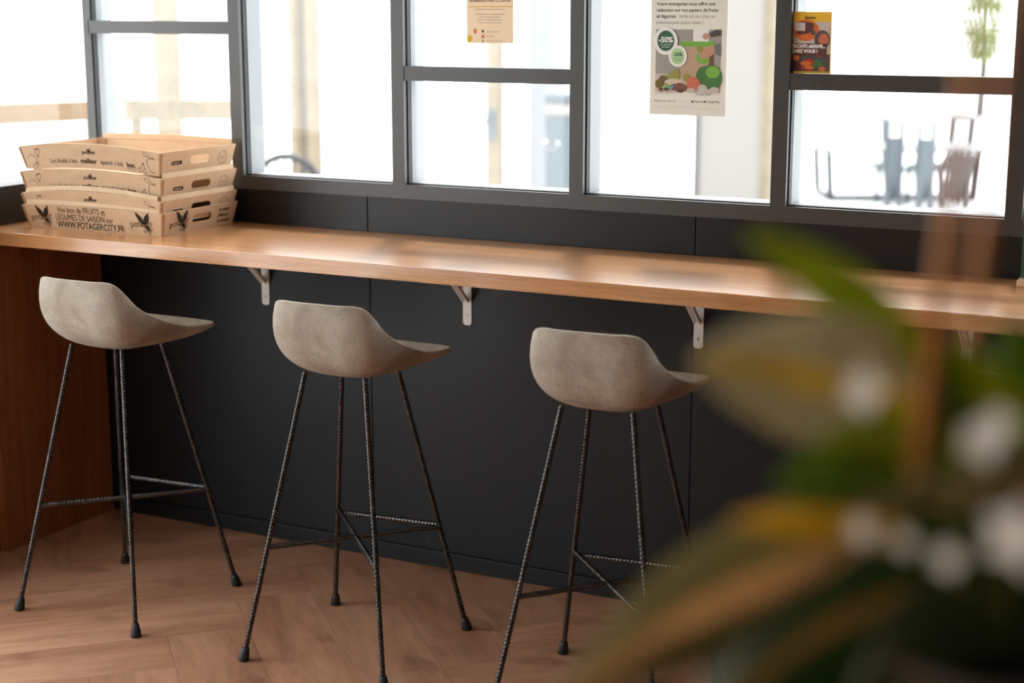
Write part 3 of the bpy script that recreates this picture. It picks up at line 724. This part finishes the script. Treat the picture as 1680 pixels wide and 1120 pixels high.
# slim bin
p_ = onY(925, 250, 7.0); r_ = empty('outdoor_bin', (p_.x, p_.y, GZ)); tag(r_, 'slim blue-grey outdoor bin with a pale lid band, beside the fourth mullion', 'bin')
zt = onY(925, 152, 7.0).z - GZ
bm = bmesh.new(); box(bm, -.09, .10, -.15, .15, .02, zt-.16, .01); obj('body', bm, M['ext_grey'], r_)
bm = bmesh.new(); box(bm, -.085, .095, -.14, .14, zt-.16, zt-.08, .01); obj('band', bm, mat('cream_band', (.25,.22,.20), .6), r_)
bm = bmesh.new(); box(bm, -.095, .105, -.155, .155, zt-.08, zt, .02); obj('lid', bm, M['ext_grey'], r_)
bm = bmesh.new(); stroke(bm, arc(-.03, zt-.36, .05, .045, 180, 350, 10), .022, frame_mtx((0,-.151,0),(1,0,0),(0,0,1))); obj('printed_mark', bm, PM['white'], r_)
# terrace tables and chairs seen through the fifth bay
def sled_table(name, c, L, D_, h, lab, m_top, m_leg, rz=0):
    r_ = empty(name, c, rz)
    bm = bmesh.new(); box(bm, -L/2, L/2, -D_/2, D_/2, h-.035, h, .008); obj('tabletop', bm, m_top, r_)
    for s in (-1, 1):
        x = s*(L/2-.06)
        bm = bmesh.new(); tube(bm, [(x,-D_/2+.04,h-.035),(x-s*.03,-D_/2+.04,.035),(x-s*.03,D_/2-.04,.035),(x,D_/2-.04,h-.035)], .034, 8); obj('leg', bm, m_leg, r_)
    bm = bmesh.new(); tube(bm, [(-L/2+.09,-D_/2+.04,.035),(L/2-.09,-D_/2+.04,.035)], .026, 8); obj('foot_rail', bm, m_leg, r_)
    tag(r_, lab, 'table', 'terrace tables'); return r_
D1 = 15.8
c0 = at(1466, 317, D1); L1 = 1.55
sled_table('terrace_table', (c0.x, c0.y, GZ), L1, .75, .50, 'white terrace table on a thin sled frame, nearest one in the fifth window bay', M['ext_white_top'], M['ext_dark'], YAW)
c1 = at(1505, 290, 18.5); sled_table('terrace_table', (c1.x, c1.y, GZ), 1.1, .7, .62, 'white terrace table farther back, behind the nearest one', M['ext_white_top'], M['ext_grey'], YAW)
def slat_chair(c, rz, h, m_, lab, w=.07, slats=True, lean=.0):
    r_ = empty('slatted_chair', c, rz)
    hp = h-.15 if slats else h
    for s in (-1, 1):
        bm = bmesh.new(); tube(bm, [(s*w*.8,.10,.0),(s*w,.02,.36),(s*w+lean,.06,h)], [.03,.03,.022], 8); obj('back_upright', bm, m_, r_)
        bm = bmesh.new(); tube(bm, [(s*w,-.30,0),(s*w,-.26,.36)], .022, 8); obj('front_leg', bm, m_, r_)
    bm = bmesh.new()
    a = [bm.verts.new((s*w*.9+lean*k, .02+.05*k+d, lerp(.08, hp, k))) for k in (0, .5, 1) for s in (-1, 1) for d in (0, .02)]
    for k in (0, 4):
        for q in [(0,1,3,2)] if k == 0 else []: bm.faces.new([a[i_] for i_ in q])
        for q in [(0,2,6,4),(1,5,7,3),(0,4,5,1),(2,3,7,6)]: bm.faces.new([a[k+i_] for i_ in q])
    bm.faces.new([a[i_] for i_ in (8,10,11,9)]); obj('back_panel', bm, m_, r_)
    if slats:
        for k in range(3):
            bm = bmesh.new(); z = hp+.02+k*.045; box(bm, -w, w, .05, .075, z, z+.024); obj('slat', bm, m_, r_)
    bm = bmesh.new(); box(bm, -w-.02, w+.02, -.30, .0, .36, .39, .008); obj('seat', bm, m_, r_)
    tag(r_, lab, 'chair', 'slatted terrace chairs'); return r_
c_ = at(1462, 317, 15.1); slat_chair((c_.x, c_.y, GZ), YAW+math.pi, .80, M['ext_grey'], 'blue-grey high-backed chair at the left side of the nearest terrace table')
c_ = at(1513, 326, 14.9); slat_chair((c_.x, c_.y, GZ), YAW+math.pi, .80, M['ext_grey'], 'blue-grey high-backed chair at the middle of the nearest terrace table')
c_ = at(1562, 322, 15.0); slat_chair((c_.x, c_.y, GZ), YAW+math.pi, .50, M['ext_brown'], 'brown-grey low-backed chair at the right end of the nearest terrace table', .12, False, -.08)
# tree
c_ = at(1612, 90, 27); r_ = empty('terrace_tree', (c_.x, c_.y, GZ)); tag(r_, 'pale green tree far outside at upper right', 'tree')
bm = bmesh.new(); tube(bm, [(0,0,0),(.02,0,.8),(-.03,.02,1.8)], [.07,.05,.03], 8); obj('trunk', bm, M['ext_brown'], r_)
bm = bmesh.new(); random.seed(3)
for k in range(900):
    th = random.uniform(0, 6.283); zz = random.uniform(.95, 2.6); rr = random.random()**.5*.36*(1-.35*abs(zz-1.8))
    if random.random() < .25*math.sin(zz*9)+.2: continue
    c2 = Vector((rr*math.cos(th), rr*math.sin(th), zz)); a = Vector((random.gauss(0,1),random.gauss(0,1),random.gauss(0,1))).normalized(); b = a.orthogonal().normalized()
    bm.faces.new([bm.verts.new(c2+a*.07), bm.verts.new(c2+b*.03), bm.verts.new(c2-a*.07), bm.verts.new(c2-b*.03)])
obj('crown', bm, mat('hazed_tree_leaves', (.22,.27,.10), .7), r_)  # leaf green lightened so the colour carries the distance haze

# ------------------------------------------------------------------ blurred foreground plant
def leaf_mat(name, base, rib_col, rough=.35, rib_w=.05, transl=.3, edge=None):
    m = mat(name, base, rough, spec=.5); t = NT(m)
    uv = t.n('ShaderNodeUVMap'); uv.uv_map = 'UVMap'; sp = t.n('ShaderNodeSeparateXYZ'); t.l(uv.outputs[0], sp.inputs[0])
    sb = t.n('ShaderNodeMath', operation='SUBTRACT'); t.l(sp.outputs[1], sb.inputs[0]); sb.inputs[1].default_value = .5
    ab = t.n('ShaderNodeMath', operation='ABSOLUTE'); t.l(sb.outputs[0], ab.inputs[0])
    stops = [(0, rib_col), (rib_w, rib_col), (rib_w+.04, base)]
    if edge: stops += [(.40, base), (.48, edge)]
    c = t.ramp(ab.outputs[0], stops)
    nz = t.noise(t.coords('Object'), 30, 3); c = t.mix(c, t.ramp(nz, [(.3, (.8,.8,.8)), (.7, (1.15,1.15,1.15))]), .8, 'MULTIPLY')
    t.l(c, t.b.inputs['Base Color'])
    tr_ = t.n('ShaderNodeBsdfTranslucent'); t.l(c, tr_.inputs[0]); mx_ = t.n('ShaderNodeMixShader'); mx_.inputs[0].default_value = transl
    o_ = t.t.nodes['Material Output']; t.l(t.b.outputs[0], mx_.inputs[1]); t.l(tr_.outputs[0], mx_.inputs[2]); t.l(mx_.outputs[0], o_.inputs[0])
    return m
LM = {'shade': leaf_mat('pot_shade_leaf', (.010,.022,.004), (.014,.03,.005), transl=.1), 'lime': leaf_mat('lime_leaf', (.40,.50,.02), (.44,.52,.03)),
      'green': leaf_mat('green_leaf', (.10,.22,.008), (.12,.18,.012)),
      'dark': leaf_mat('dark_leaf', (.010,.040,.003), (.26,.15,.03), rib_w=.035, transl=.15),
      'dry': leaf_mat('drying_leaf', (.62,.56,.38), (.72,.55,.12), rough=.4, rib_w=.09, transl=.35),
      'olive': leaf_mat('olive_leaf', (.26,.23,.09), (.80,.54,.28), rib_w=.09, transl=.3),
      'yellow': leaf_mat('yellow_leaf', (.92,.60,.04), (.70,.62,.04), rib_w=.1, transl=.4)}
plant = empty('potted_plant', at(1630, 1380, 1.0)); PO = plant.location.copy()
tag(plant, 'blurred leafy potted plant in the right foreground, green, olive and yellowing leaves', 'plant')
def leaf(pts, width, kind, roll=0, cup=.18, stem_from=None, prof=.75):
    P = catmull([at(*p)-PO for p in pts], 6); n = len(P); bm = bmesh.new(); uvl = bm.loops.layers.uv.new('UVMap'); K = 8; g = []
    for i, p in enumerate(P):
        t_ = (P[min(i+1,n-1)]-P[max(i-1,0)]).normalized(); view = (CAM-PO-p).normalized()
        s = t_.cross(view).normalized(); nn = s.cross(t_)
        a = R(roll); s2_, n2 = s*math.cos(a)+nn*math.sin(a), nn*math.cos(a)-s*math.sin(a)
        f = i/(n-1); w = width/2*max(.02, math.sin(math.pi*min(1, .02+.98*f)**prof)**.8) if 0 < i < n-1 else width*.01
        g.append([bm.verts.new(p + s2_*(w*(2*j/K-1)) - n2*(cup*w*(2*j/K-1)**2)) for j in range(K+1)])
    for i in range(n-1):
        for j in range(K):
            f_ = bm.faces.new((g[i][j], g[i][j+1], g[i+1][j+1], g[i+1][j]))
            for lp, (a, b) in zip(f_.loops, ((i,j),(i,j+1),(i+1,j+1),(i+1,j))): lp[uvl].uv = (a/(n-1), b/K)
    o = obj('leaf', bm, LM[kind], plant, True); s = o.modifiers.new('thick', 'SOLIDIFY'); s.thickness = .0007
    if stem_from:
        a = P[0]; b = Vector(stem_from); bm = bmesh.new(); mid = (a+b)/2+Vector((0,0,.02)); tube(bm, catmull([b, mid, a+(P[1]-a)*.3], 5), .0022, 8); obj('stem', bm, SM, plant, True)
    return o
SM = mat('plant_stem', (.12,.16,.02), .45)
base = (0, 0, .10)
leaf([(1505,610,1.0),(1430,520,.99),(1335,445,.98),(1225,385,.97)], .036, 'lime', 10, stem_from=base)
leaf([(1575,690,1.02),(1440,650,1.0),(1290,612,.985),(1140,590,.97)], .088, 'dry', 12, .10, stem_from=base, prof=.95)
leaf([(1560,890,1.0),(1400,905,.98),(1240,965,.96),(1080,1040,.95),(920,1160,.94)], .084, 'olive', 12, .3, stem_from=base)
leaf([(1680,1010,.98),(1560,965,.97),(1400,1010,.96),(1260,1095,.95),(1150,1220,.94)], .108, 'dark', -8, .25, stem_from=base)
leaf([(1740,1080,.96),(1620,1060,.95),(1500,1110,.94),(1400,1200,.93)], .090, 'shade', 10, .3, stem_from=base)  # near-black leaf added in place of the shadow around the pot
leaf([(1500,880,.95),(1400,868,.94),(1300,858,.93),(1200,850,.92)], .020, 'yellow', 5, .2, stem_from=base)
leaf([(1600,880,1.02),(1520,800,1.01),(1420,760,1.0),(1270,800,.97)], .074, 'green', -20, .2, stem_from=base)
leaf([(1620,860,1.0),(1540,760,1.0),(1440,720,1.0),(1340,740,1.0)], .045, 'lime', 20, .2)
leaf([(1640,860,1.03),(1600,740,1.02),(1560,640,1.01),(1500,560,1.0)], .050, 'green', 0, .2, stem_from=base)
leaf([(1680,880,1.02),(1670,760,1.0),(1620,640,.99),(1560,560,.98)], .046, 'lime', 30, .2, stem_from=base)
leaf([(1720,880,1.0),(1710,740,1.0),(1690,620,1.0),(1650,520,1.0)], .055, 'green', 10, .2, stem_from=base)
leaf([(1600,960,1.0),(1570,880,1.0),(1530,820,1.0),(1470,840,1.0)], .060, 'olive', 35, .2, stem_from=base)
leaf([(1760,900,1.0),(1700,820,.99),(1640,790,.98),(1570,820,.97)], .060, 'olive', 10, .2, stem_from=base)
# white petal shapes added to stand in for blurred highlights
FMt = mat('highlight_white', (.92,.95,.96), .35)
def highlight_petals(u, v, d, r_):
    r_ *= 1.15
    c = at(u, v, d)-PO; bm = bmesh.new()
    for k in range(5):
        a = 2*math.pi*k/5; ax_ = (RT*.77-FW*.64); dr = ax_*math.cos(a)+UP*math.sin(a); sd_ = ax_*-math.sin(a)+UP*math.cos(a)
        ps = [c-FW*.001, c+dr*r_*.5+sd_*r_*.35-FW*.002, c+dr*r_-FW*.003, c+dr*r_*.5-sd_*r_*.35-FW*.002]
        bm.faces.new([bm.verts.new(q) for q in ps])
    o = obj('highlight_petals', bm, FMt, plant); s = o.modifiers.new('thick', 'SOLIDIFY'); s.thickness = .0006
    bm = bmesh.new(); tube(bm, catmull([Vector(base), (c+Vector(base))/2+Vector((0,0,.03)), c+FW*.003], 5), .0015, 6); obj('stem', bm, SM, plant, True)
for q in [(1412,640,.88,.012),(1608,722,.86,.012),(1636,692,.90,.009),(1662,878,.84,.018),(1552,915,.88,.009),(1412,868,.90,.008),(1480,888,.9,.007)]: highlight_petals(*q)
# pot and its stand
bm = bmesh.new(); lathe(bm, [(.055,0),(.062,.01),(.080,.11),(.086,.112),(.088,.135),(.080,.136),(.074,.11)], n=32); obj('pot', bm, mat('dark_brown_pot', (.030,.018,.012), .5), plant, True)
bm = bmesh.new(); lathe(bm, [(.0745,.10),(.0745,.112)], n=24); obj('soil', bm, mat('potting_soil', (.02,.013,.008), .9), plant)
def stake(p0, p1, r_, lab):
    a, b = Vector(p0), Vector(p1)
    bm = bmesh.new(); n = 24; tube(bm, [a.lerp(b, i/n)-a for i in range(n+1)], [r_*(1.12 if i % 6 == 0 else 1) for i in range(n+1)], 12)
    o = obj('wooden_stake', bm, M['stake'], None, True); o.location = a; tag(o, lab, 'stake', 'stakes in the plant'); return o
M['stake'] = wood('copper_brown_wood', srgb(204,128,62), srgb(218,148,82), srgb(226,162,98), (3,3,3), .5)
q0 = PO+Vector((0,0,.11))
stake(at(1478,960,1.02), at(1612,-60,.92), .0052, 'orange-brown wooden stake leaning through the plant, the longer one on the left')
stake(at(1588,600,1.03), at(1668,-60,.92), .0044, 'orange-brown wooden stake right of the longer one, rising above the leaves')
r_ = empty('plant_stand', (PO.x, PO.y, 0)); tag(r_, 'dark round plant stand below the blurred potted plant', 'stand')
zs = PO.z-.0005
bm = bmesh.new(); lathe(bm, [(.15,zs-.0245),(.155,zs-.0195),(.155,zs-.0045),(.15,zs)], n=40); obj('top', bm, M['black_wood'], r_)
bm = bmesh.new(); lathe(bm, [(.02,.02),(.018,.5),(.02,zs-.024)], n=16); obj('column', bm, M['rubber'], r_, True)
bm = bmesh.new(); lathe(bm, [(.16,.0005),(.16,.012),(.03,.025)], n=40); obj('foot', bm, M['rubber'], r_)
